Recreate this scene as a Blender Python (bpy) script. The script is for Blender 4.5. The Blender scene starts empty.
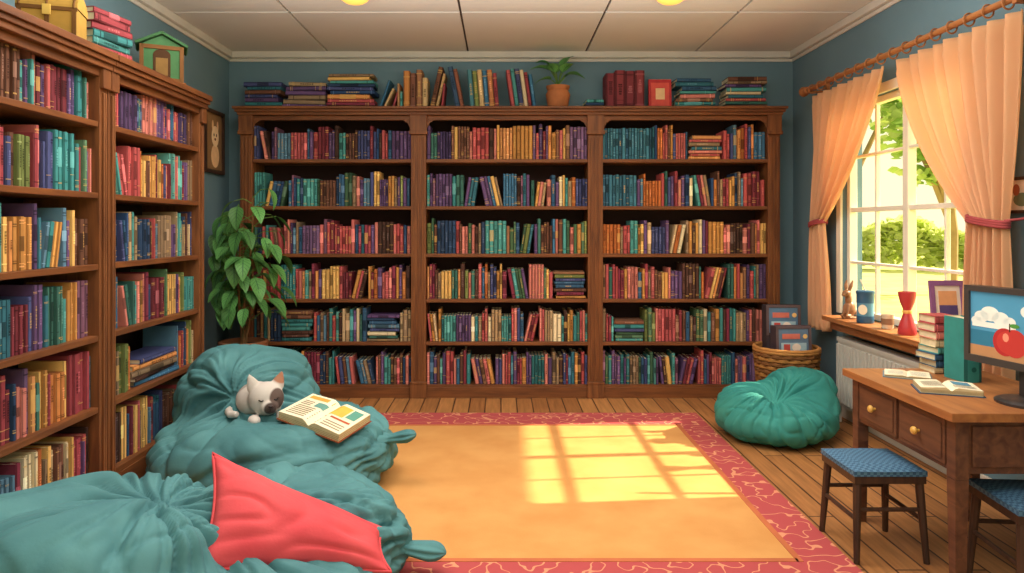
import bpy, math, random
import numpy as np
from mathutils import Vector, Matrix, noise
from mathutils.bvhtree import BVHTree
import bmesh
pi=math.pi
sc=bpy.context.scene
COL=sc.collection
def H(h):
    h=h.lstrip('#'); o=[]
    for i in (0,2,4):
        c=int(h[i:i+2],16)/255
        o.append(c/12.92 if c<=.04045 else ((c+.055)/1.055)**2.4)
    return (o[0],o[1],o[2],1.0)
def T(x,y,z): return Matrix.Translation((x,y,z))
def RX(a): return Matrix.Rotation(a,4,'X')
def RY(a): return Matrix.Rotation(a,4,'Y')
def RZ(a): return Matrix.Rotation(a,4,'Z')
I4=Matrix.Identity(4)
# ------------------------------------------------------------ mesh builder
class MB:
    def __init__(s): s.v=[];s.f=[];s.m=[];s.c=[];s.uv=[]
    def face(s,idx,mat,col,uv=None):
        s.f.append(tuple(idx));s.m.append(mat);s.c.append(col);s.uv.append(uv)
    def box(s,x0,x1,y0,y1,z0,z1,mat=0,col=(1,1,1,1),M=I4):
        b=len(s.v)
        for z in (z0,z1):
            for (x,y) in ((x0,y0),(x1,y0),(x1,y1),(x0,y1)): s.v.append(M@Vector((x,y,z)))
        for q in ((0,3,2,1),(4,5,6,7),(0,1,5,4),(1,2,6,5),(2,3,7,6),(3,0,4,7)):
            s.face([b+i for i in q],mat,col)
    def lathe(s,prof,seg=32,mat=0,col=(1,1,1,1),M=I4,sx=1,sy=1):
        b=len(s.v)
        for r,z in prof:
            for i in range(seg):
                a=2*pi*i/seg; s.v.append(M@Vector((r*math.cos(a)*sx,r*math.sin(a)*sy,z)))
        for j in range(len(prof)-1):
            for i in range(seg):
                k=(i+1)%seg
                s.face([b+j*seg+i,b+j*seg+k,b+(j+1)*seg+k,b+(j+1)*seg+i],mat,col)
        s.face([b+i for i in range(seg)][::-1],mat,col)
        s.face([b+(len(prof)-1)*seg+i for i in range(seg)],mat,col)
    def ell(s,c,r,mat=0,col=(1,1,1,1),M=I4,seg=24,rings=14):
        prof=[]
        for j in range(rings+1):
            a=-pi/2+pi*j/rings
            prof.append((max(1e-4,math.cos(a)),math.sin(a)))
        MM=M@T(*c)@Matrix.Diagonal((r[0],r[1],r[2],1))
        s.lathe(prof,seg,mat,col,MM)
    def tube(s,pts,rad,seg=10,mat=0,col=(1,1,1,1),M=I4,closed=False):
        pts=[Vector(p) for p in pts]; n=len(pts)
        if not hasattr(rad,'__len__'): rad=[rad]*n
        b=len(s.v); up=None
        for i,p in enumerate(pts):
            if closed: t=pts[(i+1)%n]-pts[i-1]
            else: t=pts[min(i+1,n-1)]-pts[max(i-1,0)]
            t.normalize()
            if up is None:
                up=Vector((0,0,1)) if abs(t.z)<.9 else Vector((1,0,0))
            u=(up-t*up.dot(t)); 
            if u.length<1e-5: u=t.orthogonal()
            u.normalize(); w=t.cross(u); up=u
            for k in range(seg):
                a=2*pi*k/seg
                s.v.append(M@(p+(u*math.cos(a)+w*math.sin(a))*rad[i]))
        m=n if closed else n-1
        for i in range(m):
            j=(i+1)%n
            for k in range(seg):
                l=(k+1)%seg
                s.face([b+i*seg+k,b+i*seg+l,b+j*seg+l,b+j*seg+k],mat,col)
        if not closed:
            s.face([b+k for k in range(seg)][::-1],mat,col)
            s.face([b+(n-1)*seg+k for k in range(seg)],mat,col)
    def grid(s,fn,nu,nv,mat=0,col=(1,1,1,1),M=I4):
        b=len(s.v)
        for j in range(nv+1):
            for i in range(nu+1): s.v.append(M@Vector(fn(i/nu,j/nv)))
        w=nu+1
        for j in range(nv):
            for i in range(nu):
                u0,u1,v0,v1=i/nu,(i+1)/nu,j/nv,(j+1)/nv
                c=col((u0+u1)/2,(v0+v1)/2) if callable(col) else col
                s.face([b+j*w+i,b+j*w+i+1,b+(j+1)*w+i+1,b+(j+1)*w+i],mat,c,[(u0,v0),(u1,v0),(u1,v1),(u0,v1)])
    def poly(s,pts,mat=0,col=(1,1,1,1),M=I4):
        b=len(s.v)
        for p in pts: s.v.append(M@Vector(p))
        s.face(range(b,b+len(pts)),mat,col)
    def disc(s,cx,cy,rx,ry,z,mat=0,col=(1,1,1,1),M=I4,seg=20,a0=0,a1=2*pi):
        s.poly([(cx+rx*math.cos(a0+(a1-a0)*i/seg),cy+ry*math.sin(a0+(a1-a0)*i/seg),z) for i in range(seg)],mat,col,M)
    def obj(s,name,mats,smooth=False,bevel=0,solid=0,sub=0,parent=None,autos=False):
        me=bpy.data.meshes.new(name)
        me.from_pydata([tuple(v) for v in s.v],[],s.f)
        for m in mats: me.materials.append(m)
        me.polygons.foreach_set('material_index',s.m)
        ca=me.color_attributes.new('Col','FLOAT_COLOR','CORNER')
        arr=[]; uvs=[]
        for f,c,u in zip(s.f,s.c,s.uv):
            for i in range(len(f)):
                arr.extend(c); uvs.extend(u[i] if u else (0,0))
        ca.data.foreach_set('color',arr)
        ul=me.uv_layers.new(name='UVMap'); ul.data.foreach_set('uv',uvs)
        if smooth: me.polygons.foreach_set('use_smooth',[True]*len(s.f))
        me.update()
        o=bpy.data.objects.new(name,me); COL.objects.link(o)
        if autos:
            try: me.set_sharp_from_angle(angle=math.radians(40))
            except Exception: pass
        if solid:
            md=o.modifiers.new('solid','SOLIDIFY'); md.thickness=solid; md.offset=0
        if bevel:
            md=o.modifiers.new('bev','BEVEL'); md.width=bevel; md.segments=2; md.limit_method='ANGLE'
        if parent: o.parent=parent
        return o
# ------------------------------------------------------------ materials
def newmat(name):
    m=bpy.data.materials.new(name); m.use_nodes=True
    nt=m.node_tree; b=nt.nodes['Principled BSDF']; return m,nt,b
def N(nt,t,**k):
    n=nt.nodes.new(t)
    for a,v in k.items(): setattr(n,a,v)
    return n
def plain(name,col,rough=.7,var=.12,scale=6,bump=0,bscale=60,spec=.3,attr=False,emit=0,stretch=(1,1,1),trans=0):
    m,nt,b=newmat(name); L=nt.links
    b.inputs['Roughness'].default_value=rough
    b.inputs['Specular IOR Level'].default_value=spec
    tc=N(nt,'ShaderNodeTexCoord'); mp=N(nt,'ShaderNodeMapping'); mp.inputs['Scale'].default_value=stretch
    L.new(tc.outputs['Object'],mp.inputs['Vector'])
    nz=N(nt,'ShaderNodeTexNoise'); nz.inputs['Scale'].default_value=scale; nz.inputs['Detail'].default_value=5
    L.new(mp.outputs[0],nz.inputs['Vector'])
    mr=N(nt,'ShaderNodeMapRange'); mr.inputs[1].default_value=.3;mr.inputs[2].default_value=.7
    mr.inputs[3].default_value=1-var; mr.inputs[4].default_value=1+var
    L.new(nz.outputs['Fac'],mr.inputs[0])
    vm=N(nt,'ShaderNodeVectorMath',operation='SCALE')
    if attr:
        at=N(nt,'ShaderNodeAttribute'); at.attribute_name='Col'; L.new(at.outputs['Color'],vm.inputs[0])
    else: vm.inputs[0].default_value=col[:3]
    L.new(mr.outputs[0],vm.inputs['Scale']); L.new(vm.outputs[0],b.inputs['Base Color'])
    if emit:
        L.new(vm.outputs[0],b.inputs['Emission Color']); b.inputs['Emission Strength'].default_value=emit
    if trans:
        tr=N(nt,'ShaderNodeBsdfTranslucent'); L.new(vm.outputs[0],tr.inputs[0])
        mx=N(nt,'ShaderNodeMixShader'); mx.inputs[0].default_value=trans
        L.new(b.outputs[0],mx.inputs[1]); L.new(tr.outputs[0],mx.inputs[2]); L.new(mx.outputs[0],nt.nodes['Material Output'].inputs[0])
    if bump:
        n2=N(nt,'ShaderNodeTexNoise'); n2.inputs['Scale'].default_value=bscale; L.new(mp.outputs[0],n2.inputs['Vector'])
        bp=N(nt,'ShaderNodeBump'); bp.inputs['Strength'].default_value=bump; bp.inputs['Distance'].default_value=.01
        L.new(n2.outputs['Fac'],bp.inputs['Height']); L.new(bp.outputs[0],b.inputs['Normal'])
    return m
def wood(name,dark,light,stretch=(12,12,1.2),rough=.5,scale=2.5):
    m,nt,b=newmat(name); L=nt.links
    tc=N(nt,'ShaderNodeTexCoord'); mp=N(nt,'ShaderNodeMapping'); mp.inputs['Scale'].default_value=stretch
    L.new(tc.outputs['Object'],mp.inputs['Vector'])
    nz=N(nt,'ShaderNodeTexNoise'); nz.inputs['Scale'].default_value=scale; nz.inputs['Detail'].default_value=6; nz.inputs['Distortion'].default_value=.6
    L.new(mp.outputs[0],nz.inputs['Vector'])
    cr=N(nt,'ShaderNodeValToRGB'); cr.color_ramp.elements[0].position=.32; cr.color_ramp.elements[1].position=.7
    cr.color_ramp.elements[0].color=dark; cr.color_ramp.elements[1].color=light
    L.new(nz.outputs['Fac'],cr.inputs[0]); L.new(cr.outputs[0],b.inputs['Base Color'])
    bp=N(nt,'ShaderNodeBump'); bp.inputs['Strength'].default_value=.15; bp.inputs['Distance'].default_value=.004
    L.new(nz.outputs['Fac'],bp.inputs['Height']); L.new(bp.outputs[0],b.inputs['Normal'])
    b.inputs['Roughness'].default_value=rough; b.inputs['Specular IOR Level'].default_value=.25
    return m
M_attr=plain('painted_matte',None,.75,.08,20,attr=True,spec=.2)
M_gloss=plain('painted_gloss',None,.35,.04,10,attr=True,spec=.45)
M_scr=plain('screen_glow',None,.3,.03,10,attr=True,emit=.3)
M_woodv=wood('shelf_wood_upright',H('#623b24'),H('#875430'))
M_woodh=wood('shelf_wood_board',H('#623b24'),H('#85512d'),(1.2,12,12))
M_woody=wood('shelf_wood_side',H('#623b24'),H('#85512d'),(12,1.2,12))
M_back=plain('shelf_back_panel',H('#301b18'),.8,.2,5)
M_desk=wood('desk_wood',H('#543529'),H('#744c36'),(10,1.2,10))
M_desktop=wood('desk_top_wood',H('#8e5834'),H('#b17543'),(8,1.0,8),.45)
M_dark=wood('dark_wood',H('#38261f'),H('#523829'))
M_wall=plain('wall_paint_blue',H('#6a8692'),.85,.07,1.7,bump=.12,bscale=25,spec=.15)
M_ceil=plain('ceiling_paint',H('#dad3ca'),.9,.03,1.3,bump=.05,bscale=40,spec=.1)
M_seam=plain('seam_dark',H('#574e48'),.9)
M_trim=plain('trim_paint',H('#d0cabe'),.7,.05,4)
M_white=plain('window_frame_paint',H('#ece6d4'),.6,.04,4)
def leafmat(name,base,vein):
    m,nt,b=newmat(name); L=nt.links
    uv=N(nt,'ShaderNodeUVMap'); sp=N(nt,'ShaderNodeSeparateXYZ'); L.new(uv.outputs[0],sp.inputs[0])
    def ma(op,a,bv):
        n=N(nt,'ShaderNodeMath',operation=op)
        for i,x in enumerate((a,bv)):
            if x is None: continue
            if isinstance(x,(int,float)): n.inputs[i].default_value=x
            else: L.new(x,n.inputs[i])
        return n.outputs[0]
    u=ma('ABSOLUTE',ma('SUBTRACT',sp.outputs[0],.5),None)
    w=ma('SUBTRACT',ma('MULTIPLY',sp.outputs[1],7.0),ma('MULTIPLY',u,4.0))
    fr=ma('FRACT',w,None)
    v1=ma('LESS_THAN',fr,.13); v2=ma('LESS_THAN',u,.035); v=ma('MAXIMUM',v1,v2)
    mx=N(nt,'ShaderNodeMix',data_type='RGBA'); mx.inputs[6].default_value=base; mx.inputs[7].default_value=vein
    L.new(v,mx.inputs[0])
    at=N(nt,'ShaderNodeAttribute'); at.attribute_name='Col'
    vm=N(nt,'ShaderNodeVectorMath',operation='MULTIPLY'); L.new(mx.outputs[2],vm.inputs[0]); L.new(at.outputs['Color'],vm.inputs[1])
    L.new(vm.outputs[0],b.inputs['Base Color']); b.inputs['Roughness'].default_value=.5
    b.inputs['Specular IOR Level'].default_value=.3
    return m
M_leaf=leafmat('plant_leaf',H('#568b4a'),H('#2f5a32'))
def fabric(name,c1,c2,rough=.75,wv=.18):
    m,nt,b=newmat(name); L=nt.links
    tc=N(nt,'ShaderNodeTexCoord')
    nz=N(nt,'ShaderNodeTexNoise'); nz.inputs['Scale'].default_value=3.5; nz.inputs['Detail'].default_value=6
    L.new(tc.outputs['Object'],nz.inputs['Vector'])
    cr=N(nt,'ShaderNodeValToRGB'); cr.color_ramp.elements[0].position=.35; cr.color_ramp.elements[1].position=.65
    cr.color_ramp.elements[0].color=c1; cr.color_ramp.elements[1].color=c2
    L.new(nz.outputs['Fac'],cr.inputs[0]); L.new(cr.outputs[0],b.inputs['Base Color'])
    n2=N(nt,'ShaderNodeTexNoise'); n2.inputs['Scale'].default_value=90; L.new(tc.outputs['Object'],n2.inputs['Vector'])
    bp=N(nt,'ShaderNodeBump'); bp.inputs['Strength'].default_value=wv; bp.inputs['Distance'].default_value=.004
    L.new(n2.outputs['Fac'],bp.inputs['Height']); L.new(bp.outputs[0],b.inputs['Normal'])
    b.inputs['Roughness'].default_value=rough; b.inputs['Specular IOR Level'].default_value=.3
    return m
M_bag=fabric('beanbag_fabric',H('#44767c'),H('#558a8e'))
M_bag2=fabric('beanbag_fabric_green',H('#2f8480'),H('#3f978f'))
M_red=fabric('cushion_fabric',H('#cf454e'),H('#dc585c'))
M_rugc=fabric('rug_field',H('#ca8f50'),H('#d49c5c'),.95)
def rugborder():
    m,nt,b=newmat('rug_border'); L=nt.links
    tc=N(nt,'ShaderNodeTexCoord')
    nz=N(nt,'ShaderNodeTexNoise'); nz.inputs['Scale'].default_value=9; nz.inputs['Detail'].default_value=1
    L.new(tc.outputs['Object'],nz.inputs['Vector'])
    a=N(nt,'ShaderNodeMath',operation='SUBTRACT'); a.inputs[1].default_value=.5; L.new(nz.outputs['Fac'],a.inputs[0])
    c=N(nt,'ShaderNodeMath',operation='ABSOLUTE'); L.new(a.outputs[0],c.inputs[0])
    d=N(nt,'ShaderNodeMath',operation='LESS_THAN'); d.inputs[1].default_value=.018; L.new(c.outputs[0],d.inputs[0])
    mx=N(nt,'ShaderNodeMix',data_type='RGBA'); mx.inputs[6].default_value=H('#b0484a'); mx.inputs[7].default_value=H('#d68f6c')
    L.new(d.outputs[0],mx.inputs[0]); L.new(mx.outputs[2],b.inputs['Base Color']); b.inputs['Roughness'].default_value=.95
    return m
M_rugb=rugborder()
def floormat():
    m,nt,b=newmat('floor_planks'); L=nt.links
    tc=N(nt,'ShaderNodeTexCoord'); mp=N(nt,'ShaderNodeMapping'); mp.inputs['Rotation'].default_value=(0,0,pi/2)
    L.new(tc.outputs['Object'],mp.inputs['Vector'])
    br=N(nt,'ShaderNodeTexBrick'); br.offset=.37
    br.inputs['Color1'].default_value=H('#a06a3e'); br.inputs['Color2'].default_value=H('#bb834e'); br.inputs['Mortar'].default_value=H('#4a2c1c')
    br.inputs['Scale'].default_value=1; br.inputs['Mortar Size'].default_value=.005; br.inputs['Brick Width'].default_value=1.5; br.inputs['Row Height'].default_value=.13
    L.new(mp.outputs[0],br.inputs['Vector'])
    m2=N(nt,'ShaderNodeMapping'); m2.inputs['Scale'].default_value=(22,1.5,1); L.new(tc.outputs['Object'],m2.inputs['Vector'])
    nz=N(nt,'ShaderNodeTexNoise'); nz.inputs['Scale'].default_value=2; nz.inputs['Detail'].default_value=5; L.new(m2.outputs[0],nz.inputs['Vector'])
    mr=N(nt,'ShaderNodeMapRange'); mr.inputs[1].default_value=.3;mr.inputs[2].default_value=.7;mr.inputs[3].default_value=.75;mr.inputs[4].default_value=1.15
    L.new(nz.outputs['Fac'],mr.inputs[0])
    vm=N(nt,'ShaderNodeVectorMath',operation='SCALE'); L.new(br.outputs['Color'],vm.inputs[0]); L.new(mr.outputs[0],vm.inputs['Scale'])
    L.new(vm.outputs[0],b.inputs['Base Color']); b.inputs['Roughness'].default_value=.5; b.inputs['Specular IOR Level'].default_value=.25
    return m
M_floor=floormat()
def curtainmat():
    m,nt,b=newmat('curtain_cloth'); L=nt.links
    b.inputs['Base Color'].default_value=H('#eec59d'); b.inputs['Roughness'].default_value=.9; b.inputs['Specular IOR Level'].default_value=.1
    tr=N(nt,'ShaderNodeBsdfTranslucent'); tr.inputs[0].default_value=H('#fbd6a8')
    mx=N(nt,'ShaderNodeMixShader'); mx.inputs[0].default_value=.5
    out=nt.nodes['Material Output']; L.new(b.outputs[0],mx.inputs[1]); L.new(tr.outputs[0],mx.inputs[2]); L.new(mx.outputs[0],out.inputs[0])
    return m
M_cur=curtainmat()
def seatmat():
    m,nt,b=newmat('woven_seat'); L=nt.links
    tc=N(nt,'ShaderNodeTexCoord')
    ck=N(nt,'ShaderNodeTexChecker'); ck.inputs['Scale'].default_value=70
    ck.inputs['Color1'].default_value=H('#35597a'); ck.inputs['Color2'].default_value=H('#517b98')
    L.new(tc.outputs['Object'],ck.inputs['Vector']); L.new(ck.outputs['Color'],b.inputs['Base Color']); b.inputs['Roughness'].default_value=.8
    return m
M_seat=seatmat()
# ------------------------------------------------------------ room
XL,XR,YB,YF,ZC=-2.475,2.657,6.37,-0.9,3.06
def boxobj(name,boxes,mats,**k):
    mb=MB()
    for b in boxes: mb.box(*b[:6],mat=b[6] if len(b)>6 else 0)
    return mb.obj(name,mats,**k)
boxobj('floor',[(XL-.15,XR+.15,YF,YB+.15,-.1,0)],[M_floor])
boxobj('wall_back',[(XL-.15,XR+.15,YB,YB+.15,0,ZC)],[M_wall])
boxobj('wall_left',[(XL-.15,XL,YF,YB,0,ZC)],[M_wall])
WY0,WY1,WZ0,WZ1=3.87,5.44,.80,2.40
boxobj('wall_right',[(XR,XR+.15,YF,WY0,0,ZC),(XR,XR+.15,WY1,YB,0,ZC),(XR,XR+.15,WY0,WY1,0,WZ0),(XR,XR+.15,WY0,WY1,WZ1,ZC)],[M_wall])
mb=MB()
mb.box(XL-.15,XR+.15,YF,YB+.15,ZC+.016,ZC+.12,1)
xs=[XL-.15,-1.57,-.30,.77,1.76,XR+.15]; ys=[YF,-.0,1.05,2.1,3.1,4.15,5.18,YB+.15]
for i in range(5):
    for j in range(7):
        mb.box(xs[i]+.009,xs[i+1]-.009,ys[j]+.014,ys[j+1]-.014,ZC,ZC+.016,0)
mb.obj('ceiling',[M_ceil,M_seam])
boxobj('trim_1',[(XL,XR,YB-.05,YB,ZC-.06,ZC),(XL,XR,YB-.02,YB,ZC-.09,ZC-.06)],[M_trim],bevel=.008)
boxobj('trim_2',[(XL,XL+.05,YF,YB,ZC-.06,ZC),(XL,XL+.02,YF,YB,ZC-.09,ZC-.06)],[M_trim],bevel=.008)
boxobj('trim_3',[(XR-.05,XR,YF,YB,ZC-.06,ZC),(XR-.02,XR,YF,YB,ZC-.09,ZC-.06)],[M_trim],bevel=.008)
boxobj('baseboard_right',[(XR-.018,XR,YF,YB,0,.11)],[M_trim],bevel=.004)
boxobj('baseboard_left',[(XL,XL+.018,YF,YB,0,.11)],[M_trim],bevel=.004)
boxobj('baseboard_back',[(XL+.018,XR-.018,YB-.018,YB,0,.11)],[M_trim],bevel=.004)
# window
mb=MB(); x0,x1=XR+.03,XR+.09
mb.box(x0,x1,WY0,WY0+.045,WZ0,WZ1);mb.box(x0,x1,WY1-.045,WY1,WZ0,WZ1)
mb.box(x0,x1,WY0,WY1,WZ0,WZ0+.045);mb.box(x0,x1,WY0,WY1,WZ1-.045,WZ1)
cy=(WY0+WY1)/2; mb.box(x0,x1,cy-.03,cy+.03,WZ0,WZ1)
for yy in (WY0+.39,WY1-.39): mb.box(x0+.015,x1-.015,yy-.010,yy+.010,WZ0,WZ1)
for k in range(1,4):
    zz=WZ0+k*(WZ1-WZ0)/4; t=.017 if k==2 else .010
    mb.box(x0+.01,x1-.01,WY0,WY1,zz-t,zz+t)
mb.box(XR-.02,XR,WY0-.07,WY0,WZ0-.0,WZ1+.07);mb.box(XR-.02,XR,WY1,WY1+.07,WZ0,WZ1+.07);mb.box(XR-.02,XR,WY0,WY1,WZ1,WZ1+.07)
mb.obj('window_1',[M_white],bevel=.004)
mb=MB(); mb.box(2.44,XR+.03,WY0-.0,5.33,.765,.80); mb.box(2.49,XR,WY0,5.30,.70,.765)
mb.obj('window_sill',[M_desktop],bevel=.006)
boxobj('sun_blocker',[(XR+.16,4.56,1.5,8.0,3.0,3.1)],[M_desk])  # unseen slab added outside to keep sun off the upper window
# ------------------------------------------------------------ bookcases
def bookcase_back():
    mb=MB(); F=6.02; B=6.35
    ups=[(-2.244,-2.141),(-.774,-.645),(.748,.877),(2.296,2.40)]
    mb.box(-2.244,2.40,B-.015,B,0.05,2.45,3)
    for (a,b) in ups:
        mb.box(a,b,F,B-.015,0,2.43,0)
        w=b-a
        mb.box(a-.008,b+.008,F-.02,F,0,.12,0)
        mb.box(a-.008,b+.008,F-.022,F,2.29,2.43,0)
        mb.box(a-.014,b+.014,F-.03,F,2.265,2.295,0)
        mb.box(a-.010,b+.010,F-.026,F,.12,.14,0)
        for q in (.22,.5,.78):
            cx=a+w*q; mb.box(cx-.008,cx+.008,F-.010,F,.16,2.24,0)
    for i in range(3):
        a=ups[i][1]; b=ups[i+1][0]
        for z in (2.055,1.65,1.24,.85,.48,.11):
            mb.box(a,b,F+.008,B-.015,z-.03,z,1)
        mb.box(a,b,F,F+.03,0,.09,1)
        mb.box(a,b,F+.004,F+.03,2.39,2.43,1)
        for s,e in ((a,1),(b,-1)):
            mb.poly([(s,F+.006,2.39),(s+e*.07,F+.006,2.39),(s+e*.03,F+.006,2.365),(s,F+.006,2.30)],1)
    mb.box(-2.26,2.415,F-.03,B,2.43,2.455,1)
    mb.box(-2.275,2.43,F-.05,B,2.455,2.478,1)
    mb.box(-2.29,2.445,F-.07,B,2.478,2.50,1)
    return mb.obj('bookcase',[M_woodv,M_woodh,M_woody,M_back],bevel=.003)
bookcase_back()
LF=-2.05
SZ=(2.01,1.645,1.28,.915,.55,.18)
def bookcase_side(y0,y1):
    mb=MB(); B=XL+.02
    mb.box(B,B+.015,y0,y1,.04,2.3,3)
    ww=.07
    for (a,b) in ((y0,y0+ww),(y1-ww,y1)):
        mb.box(B+.015,LF,a,b,0,2.28,0)
        mb.box(LF,LF+.02,a-.0,b+.0,0,.15,0)
        mb.box(LF,LF+.012,a+.02,a+.033,.18,2.16,0); mb.box(LF,LF+.012,b-.033,b-.02,.18,2.16,0)
        mb.box(LF,LF+.022,a-.0,b+.0,2.18,2.28,0)
    for z in SZ: mb.box(B+.015,LF-.006,y0+ww,y1-ww,z-.03,z,2)
    mb.box(LF-.03,LF,y0+ww,y1-ww,0,.15,2)
    mb.box(LF-.03,LF,y0+ww,y1-ww,2.24,2.28,2)
    mb.box(B,LF+.03,y0,y1,2.28,2.31,2); mb.box(B,LF+.045,y0,y1,2.31,2.335,2); mb.box(B,LF+.06,y0,y1,2.335,2.37,2)
    return mb.obj('bookcase',[M_woodv,M_woodh,M_woody,M_back],bevel=.003)
bookcase_side(3.655,4.83)
bookcase_side(1.9,3.645)
# ------------------------------------------------------------ books
P=dict(
 blue=['#365a7a','#427294','#2d4870','#5a8098','#454c78','#336878','#2c4260'],
 red=['#964048','#b05050','#c66a66','#7e3446','#b85a5c','#cc7c70','#74303a'],
 org=['#cc8248','#daa058','#e0b268','#b86a38','#d2925c','#dc9456','#bf8748'],
 grn=['#4c6c4c','#5c8062','#6c7844','#3c6a60','#828c52','#3a5842'],
 pur=['#524068','#684e7a','#74587c','#44375c','#82586e','#5a446a'],
 tan=['#c9ae86','#b89a74','#d6c29a','#8e765c','#decfa8','#a48c6a'],
 teal=['#3c8486','#4c9490','#347478','#5ea098','#478a88'],
 brn=['#6c4838','#7e5642','#5a3c32','#8e664a','#4c342c'])
ALL=[H(c) for k in P for c in P[k]]
CREAM=H('#dccfac')
def mixpal(spec):
    out=[]
    for k in spec.split(): out+=P[k]
    out=[H(c) for c in out]
    return out+ALL[::4]
def book(mb,M,t,h,d,col,rng,deco=True):
    k=min(t*.25,.006)
    prof=[(0,d),(0,k),(t*.18,k*.25),(t*.5,0),(t*.82,k*.25),(t,k),(t,d)]
    n=len(prof); b=len(mb.v); e=.003
    for z in (0,h):
        for x,y in prof: mb.v.append(M@Vector((x,y,z)))
    inn=[(e,d),(e,k+e),(t*.25,k+e),(t*.5,k+e),(t*.75,k+e),(t-e,k+e),(t-e,d)]
    for z in (h,h-.006):
        for x,y in inn: mb.v.append(M@Vector((x,y,z)))
    for i in range(n-1):
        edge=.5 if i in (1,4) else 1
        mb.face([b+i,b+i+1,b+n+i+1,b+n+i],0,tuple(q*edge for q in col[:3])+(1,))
    mb.face([b+n-1,b,b+n,b+2*n-1],0,CREAM)
    mb.face([b+i for i in range(n)][::-1],0,col)
    for i in range(n-1):
        mb.face([b+n+i,b+n+i+1,b+2*n+i+1,b+2*n+i],0,col)
        mb.face([b+2*n+i,b+2*n+i+1,b+3*n+i+1,b+3*n+i],0,col)
    mb.face([b+3*n+i for i in range(n)],0,CREAM)
    if not deco: return
    def band(z0,z1,c,ins=0):
        bb=len(mb.v); pr=prof[1:6]
        if ins: pr=[(t*ins,0-.0001),(t*.5,-.0003),(t*(1-ins),-.0001)]
        for z in (z0,z1):
            for x,y in pr: mb.v.append(M@Vector((x,y-.0015,z)))
        m=len(pr)
        for i in range(m-1): mb.face([bb+i,bb+i+1,bb+m+i+1,bb+m+i],0,c)
    dk=tuple(c*.35 for c in col[:3])+(1,)
    lt=tuple(min(1,c*1.6+.05) for c in col[:3])+(1,)
    gold=tuple(.6*a+.4*b_ for a,b_ in zip(H('#d0a860')[:3],col[:3]))+(1,)
    a=rng.choice([gold,dk,lt,dk,gold]); r=rng.random()
    if r<.7:
        z=h*rng.uniform(.05,.14); w=h*rng.uniform(.010,.03); band(z,z+w,a); band(h-z-w,h-z,a)
        if rng.random()<.4: band(z+2*w,z+2.6*w,a); band(h-z-2.6*w,h-z-2*w,a)
    if rng.random()<.3:
        z=h*rng.uniform(.2,.3); w=h*.012; band(z,z+w,a)
    if t>.014 and rng.random()<.75:
        c=rng.choice([dk,lt,gold,lt,dk]); z0=h*rng.uniform(.32,.45); z1=h*rng.uniform(.6,.78)
        q=rng.random()
        if q<.2: band(z0,z1,rng.choice([dk,lt,a]))
        elif q<.3: band(z0,z1,dk)
        else:
            zz=z0
            while zz<z1:
                w=h*rng.uniform(.015,.05); band(zz,zz+w,c,rng.uniform(.28,.38)); zz+=w+h*.015
def stack(mb,M,x,y,z,n,w,rng,pal,tmin=.022,tmax=.036,d=.2,jit=.12,hmax=None):
    zz=z
    for i in range(n):
        t=rng.uniform(tmin,tmax)
        if hmax and zz-z+t>hmax: break
        h=w*rng.uniform(.82,1.0); dx=rng.uniform(0,w-h)
        R=Matrix(((0,0,-1,0),(0,1,0,0),(1,0,0,0),(0,0,0,1)))
        MM=M@T(x+dx+h/2,y+rng.uniform(0,.012),zz)@RZ(rng.uniform(-jit,jit)*.5)@T(h/2,0,0)@R
        book(mb,MM,t,h,d,rng.choice(pal),rng); zz+=t+.0008
    return zz
def fill_row(mb,M,width,hmax,pal,rng,d=.21,stacks=(),lean=.07,hmin=.72,tmax=.040):
    x=.004; stacks=sorted(stacks)
    si=0
    while x<width-.016:
        lim=stacks[si][0] if si<len(stacks) else width
        if x>=lim-.018 and si<len(stacks):
            x=max(x,lim); w,n=stacks[si][1:3]
            stack(mb,M,x,0,0.0005,n,w,rng,pal,hmax=hmax*.97); x+=w+.006; si+=1; continue
        r=rng.random()
        if r<lean and lim-x>.3:
            k=rng.randint(2,5); a=rng.uniform(.10,.24); h=hmax*rng.uniform(hmin,.93)
            left=rng.random()<.6
            if left:
                x+=h*math.sin(a)
                for i in range(k):
                    t=rng.uniform(.02,.036); hh=h*rng.uniform(.97,1)
                    if x+t/math.cos(a)>lim: break
                    book(mb,M@T(x,rng.uniform(0,.01),.0005)@RY(-a),t,hh,d,rng.choice(pal),rng); x+=t/math.cos(a)+.001
            else:
                for i in range(k):
                    t=rng.uniform(.02,.036); hh=h*rng.uniform(.97,1)
                    if x+t/math.cos(a)+hh*math.sin(a)>lim: break
                    book(mb,M@T(x+t/math.cos(a),rng.uniform(0,.01),.0005)@RY(a)@T(-t,0,0),t,hh,d,rng.choice(pal),rng); x+=t/math.cos(a)+.001
                x+=h*math.sin(a)
            continue
        k=rng.randint(2,5) if rng.random()<.18 else 1
        c=rng.choice(pal); h=hmax*rng.uniform(hmin,1)
        for i in range(k):
            if i==0: t=rng.triangular(.016,tmax,.024)
            tt=t
            if x+tt>lim: 
                tt=lim-x-.001
            if tt<.010: x=lim; break
            cc=c if k>1 else rng.choice(pal)
            v=rng.uniform(.75,1.22); cc=tuple(q*v for q in cc[:3])+(1,)
            hh=h*rng.uniform(.985,1) if k>1 else hmax*rng.uniform(hmin,1)
            book(mb,M@T(x,rng.uniform(0,.02),.0005),tt,hh,d,cc,rng); x+=tt+.0016
rng=random.Random(7)
bays=[(-2.141,-.774),(-.645,.748),(.877,2.296)]
zs=(2.055,1.65,1.24,.85,.48,.11)
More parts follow.
